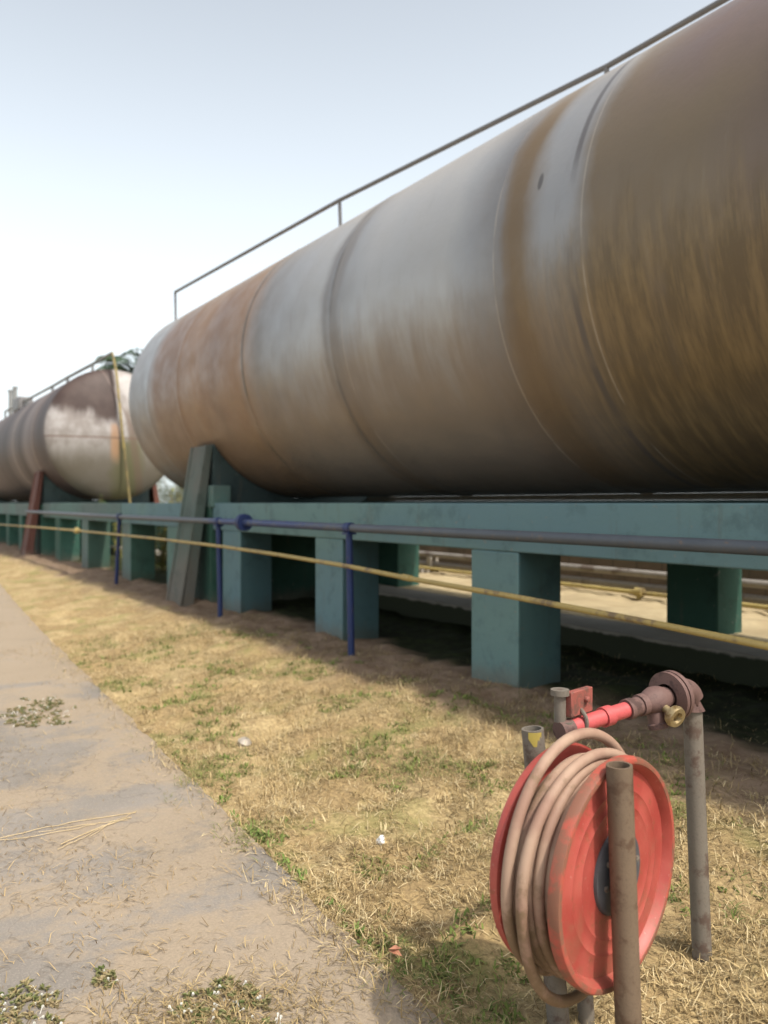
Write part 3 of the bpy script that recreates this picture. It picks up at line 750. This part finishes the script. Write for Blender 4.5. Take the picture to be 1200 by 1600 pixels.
sw(MB().tube([vx, vx + Vector((.085, -.01, -.035))], .014, 12).lathe(vx + Vector((.085, -.01, -.035)), (1, -.1, -.3), [(-.012, .012), (-.012, .034), (.0, .038), (.014, .034), (.014, .020), (.0, .016)], 20), 'valve_handle', M_brass, valve)
sw(MB().tube([fy - dv * .23, B], .0265, 20), 'pipe', M_redp, label='faded pinkish red pipe running to the reel')
sw(MB().lathe(B, dv, [(-.03, .0), (-.03, .031), (.02, .031), (.02, .027)], 20), 'end_cap', M_iron)
sw(MB().lathe(along(.16), dv, [(0, .027), (0, .0335), (.035, .0335), (.035, .027)], 20), 'pipe_collar', M_redp)

# ------------------------------------------------------------------ small plants, palm, litter
def leafmat(name, a, b, sc=5):
    m = Mat(name, .6, 0, .3); c = m.mix(m.smooth(m.noise(sc, 4), .35, .65), a, b)
    m.b.inputs['Subsurface Weight'].default_value = 0.0
    return m.color(c)
M_leafY = leafmat('yellow_green_leaf', (.20, .21, .04), (.30, .28, .07)); M_leafG = leafmat('green_leaf', (.06, .12, .03), (.11, .19, .05))
M_bush = leafmat('bush_leaf', (.07, .10, .045), (.12, .14, .07)); M_leafW = leafmat('olive_weed_leaf', (.13, .16, .055), (.34, .27, .15), 30); M_stem = leafmat('plant_stem', (.16, .14, .05), (.22, .18, .08)); M_palm = leafmat('palm_leaf', (.025, .05, .025), (.045, .08, .035))
M_trunk = leafmat('palm_trunk_bark', (.10, .08, .06), (.17, .13, .10)); M_white = leafmat('white_petal', (.75, .75, .70), (.62, .62, .55))
def leaf(mb, p, d, L_, W_):
    d = d.normalized(); s_ = d.cross(Vector((0, 0, 1)));
    if s_.length < .1: s_ = Vector((1, 0, 0))
    s_.normalize(); u_ = s_.cross(d)
    mid = p + d * L_ * .5 + u_ * L_ * .08
    mb.add([p, mid + s_ * W_ / 2, p + d * L_ - Vector((0, 0, L_ * .12)), mid - s_ * W_ / 2, mid - u_ * .01], [(0, 1, 4), (1, 2, 4), (2, 3, 4), (3, 0, 4)])
def tall_weed(s, y, z0, h, n, spread, lmat, label, leafl=.14):
    o = thing('weed_plant', label, 'weed', 'weeds growing through the platform')
    o.location = P(s, y, z0); st = MB(); lf = MB()
    for i in range(n):
        a = random.uniform(0, 6.28); r = spread * random.random() ** .5
        p = Vector((math.cos(a) * r * .5, math.sin(a) * r * .5, 0)); tip = Vector((math.cos(a) * r, math.sin(a) * r, h * random.uniform(.55, 1)))
        pm_ = (p + tip) / 2 + Vector((random.gauss(0, .04), random.gauss(0, .04), 0))
        st.tube([p, pm_, tip], [.008, .006, .003], 5)
        for k in range(int(18 * h + 6)):
            t = random.uniform(.1, 1); q = p.lerp(pm_, t * 2) if t < .5 else pm_.lerp(tip, t * 2 - 1)
            b = random.uniform(0, 6.28); leaf(lf, q, Vector((math.cos(b), math.sin(b), random.uniform(-.2, .9))), leafl * random.uniform(.5, 1.2), leafl * .38)
    st.build('stems', M_stem, o); lf.build('leaves', lmat, o, smooth=False)
    return o
tall_weed(17.4, 5.58, -.02, 1.25, 16, .30, M_leafY, 'yellow-green weed filling the gap left of the leaning grey strut')
tall_weed(17.2, 5.85, -.02, 2.0, 12, .40, M_leafY, 'tall leafy weed poking above the beam between the two tanks')
tall_weed(19.8, 4.95, 1.0, .72, 5, .10, M_leafG, 'small dark weed sprouting above the beam below the domed tank end', .10)
tall_weed(20.5, 5.6, -.02, 1.2, 5, .3, M_leafY, 'weed seen through the gap behind the leaning blue post')

def palm(s, y, h, fr, label):
    o = thing('palm_tree', label, 'palm'); o.location = P(s, y, 0); t = MB()
    t.tube([(0, 0, -.2), (.1, .05, h * .35), (.05, 0, h * .7), (0, 0, h)], [.28, .22, .19, .17], 12); t.build('trunk', M_trunk, o)
    c = MB()
    for i in range(fr):
        a = i * 2.399 + .3; L_ = random.uniform(2.0, 2.7); e0 = random.uniform(.45, 1.35)
        p = Vector((0, 0, h)); e = e0; d = None; pts_ = [p.copy()]; K = 12
        for k in range(K):
            d = Vector((math.cos(a) * math.cos(e), math.sin(a) * math.cos(e), math.sin(e))); q = p + d * L_ / K
            pts_.append(q.copy())
            side = d.cross(Vector((0, 0, 1))).normalized()
            if k > 1:
                for j in range(2):
                    b0 = p.lerp(q, j / 2); ll = .62 * math.sin(math.pi * (k + .6) / (K + 1.5)) + .15
                    for sg_ in (1, -1): leaf(c, b0, side * sg_ + d * .7 + Vector((0, 0, -.45 - .2 * random.random())), ll, .085)
            p = q; e -= .06 + .016 * k
        c.tube(pts_, [.03] * (K + 1), 5)
    c.build('crown', M_palm, o, smooth=False); return o
palm(34, 9.9, 6.7, 17, 'palm tree with drooping fronds showing between the two tanks')

def bush(s, y, h, w_, label):
    o = thing('bush', label, 'bush', 'bushes beyond the wall'); o.location = P(s, y, 0); st = MB(); lf = MB()
    for i in range(14):
        a = random.uniform(0, 6.28); tip = Vector((math.cos(a) * w_ * random.random(), math.sin(a) * w_ * random.random(), h * random.uniform(.6, 1)))
        st.tube([(0, 0, 0), tip * .5 + Vector((0, 0, .1)), tip], [.04, .025, .008], 6)
    cl = [Vector((random.uniform(-w_, w_), random.uniform(-w_, w_) * .7, h * random.uniform(.25, .9))) for _ in range(26)]
    for c_ in cl:
        for k in range(230):
            p = c_ + Vector((random.gauss(0, .25), random.gauss(0, .25), random.gauss(0, .22)))
            b = random.uniform(0, 6.28); leaf(lf, p, Vector((math.cos(b), math.sin(b), random.uniform(-.5, .8))), random.uniform(.07, .14), .05)
    st.build('stems', M_stem, o); lf.build('leaves', M_bush, o, smooth=False)
bush(39, 13.6, 3.6, 2.2, 'leafy green bush behind the wall seen between the two tanks')
bush(36, 13.7, 2.9, 2.0, 'lower bush behind the wall right of the leafy one')
bush(45, 13.9, 3.4, 2.4, 'bush farthest along the wall beyond the tanks')
def flower_weed(s, y, r, n, label, fl=18):
    o = thing('flowering_weed', label, 'weed', 'low weeds on the paving'); z0 = -.132; o.location = P(s, y, z0); lf = MB()
    def spot():
        while True:
            x_, y_ = random.uniform(-1.7, 1.7), random.uniform(-1, 1)
            if (x_ / 1.7) ** 2 + y_ ** 2 < .45 + .9 * noise.noise((x_ * 2 + s, y_ * 2, 3)) + .25 * random.random(): return Vector((x_ * r, y_ * r, 0))
    for i in range(n):
        p = spot()
        for k in range(6):
            b = random.uniform(0, 6.28); leaf(lf, p + Vector((0, 0, random.random() * .012)), Vector((math.cos(b), math.sin(b), random.uniform(.05, .7))), random.uniform(.014, .034), .009)
    lf.build('leaves', M_leafW, o, smooth=False)
    for i in range(fl):
        p = spot(); t = p + Vector((random.gauss(0, .01), random.gauss(0, .01), random.uniform(.008, .022)))
        pt = MB(); pt.tube([p, t], .0011, 4)
        k0 = len(pt.v)
        for k in range(5): leaf(pt, t, Vector((math.cos(k * 1.257), math.sin(k * 1.257), .25)), .0042, .0036)
        pt.build('flower', M_white, o, smooth=False)
def gpt(u, v, z=-.132):
    d = (1.5 - z) * 1250 / (v - 786); la = (u - 600) / 1250 * d
    return d * math.cos(TH) - la * math.sin(TH), d * math.sin(TH) + la * math.cos(TH)
for (u, v, r, n, lb, fl) in ((55, 1115, .34, 150, 'flat green weed patch with white flowers farthest along the paving edge', 60), (38, 1585, .13, 60, 'flowering weed clump in the bottom left corner of the paving', 24), (165, 1530, .04, 18, 'tiny dark weed tuft alone on the grey paving', 3), (370, 1580, .14, 62, 'white-flowered weed clump on the sandy end of the paving', 26), (300, 1592, .06, 22, 'thin weed sprig beside the white-flowered clump', 8)):
    s, y = gpt(u, v); flower_weed(s, y, r, n, lb, fl)

ws = MB()
for (a, b, bow, r_) in (((0, 1312), (212, 1272), .03, .0022), ((-30, 1320), (150, 1290), -.02, .0018), ((95, 1322), (205, 1279), .02, .0025), ((90, 1330), (180, 1284), -.01, .0018), ((60, 1303), (200, 1283), .015, .0016), ((140, 1310), (214, 1270), .02, .0016)):
    (s0, y0), (s1, y1) = gpt(*a), gpt(*b)
    ws.tube([P(s0 + (s1 - s0) * t + bow * math.sin(3.1 * t) + random.gauss(0, .004), y0 + (y1 - y0) * t, -.126 + random.random() * .004) for t in [i / 12 for i in range(13)]], r_, 5)
tag(ws.build('straw_wisp', leafmat('pale_straw', (.42, .32, .17), (.52, .41, .25))), 'long pale wisp of straw lying across the grey paving', 'straw')
m = Mat('white_plastic', .35); M_plas = m.color((.8, .79, .76))
s, y = gpt(592, 1316, -.12)
b = MB()
for i, (dx, dy, dz) in enumerate(((0, 0, 0), (.018, .004, .022), (.034, -.006, .012))):
    b.lathe(P(s, y, gz(s, y) + .012) + Vector((dx, dy, dz)), (.6, .1, .5), [(-.016, .002), (-.01, .013), (0, .016 - .002 * i), (.01, .012), (.018, .003)], 9)
tag(b.build('plastic_scrap', M_plas), 'small crumpled white plastic scrap lying on the dry grass', 'litter')
s, y = gpt(607, 1494, -.13)
lv = MB(); leaf(lv, P(s, y, -.11), Vector((1, .4, .1)), .06, .035); leaf(lv, P(s, y, -.105), Vector((.7, .9, .25)), .05, .03)
tag(lv.build('dead_leaf', leafmat('dead_leaf_brown', (.42, .20, .12), (.34, .15, .09)), smooth=False), 'curled reddish brown dead leaf at the end of the paving', 'leaf')
q = onplane(606, 773, 7.05)
st_ = MB().lathe(P(*q), (1, .1, .3), [(-.09, .01), (-.06, .05), (0, .065), (.06, .05), (.1, .01)], 9)
tag(st_.build('pale_stone', M_pale), 'small pale lump lying on the far beam under the tank', 'stone')
for i, (u, v) in enumerate(((382, 1158),)):
    s, y = gpt(u, v, -.1); o_ = MB().lathe(P(s, y, gz(s, y) + .01), (.3, .2, 1), [(-.03, .01), (-.015, .045), (.01, .05), (.03, .03), (.035, .005)], 9)
    tag(o_.build('stone', M_pale), 'rounded pale stone lying in the dry grass', 'stone')
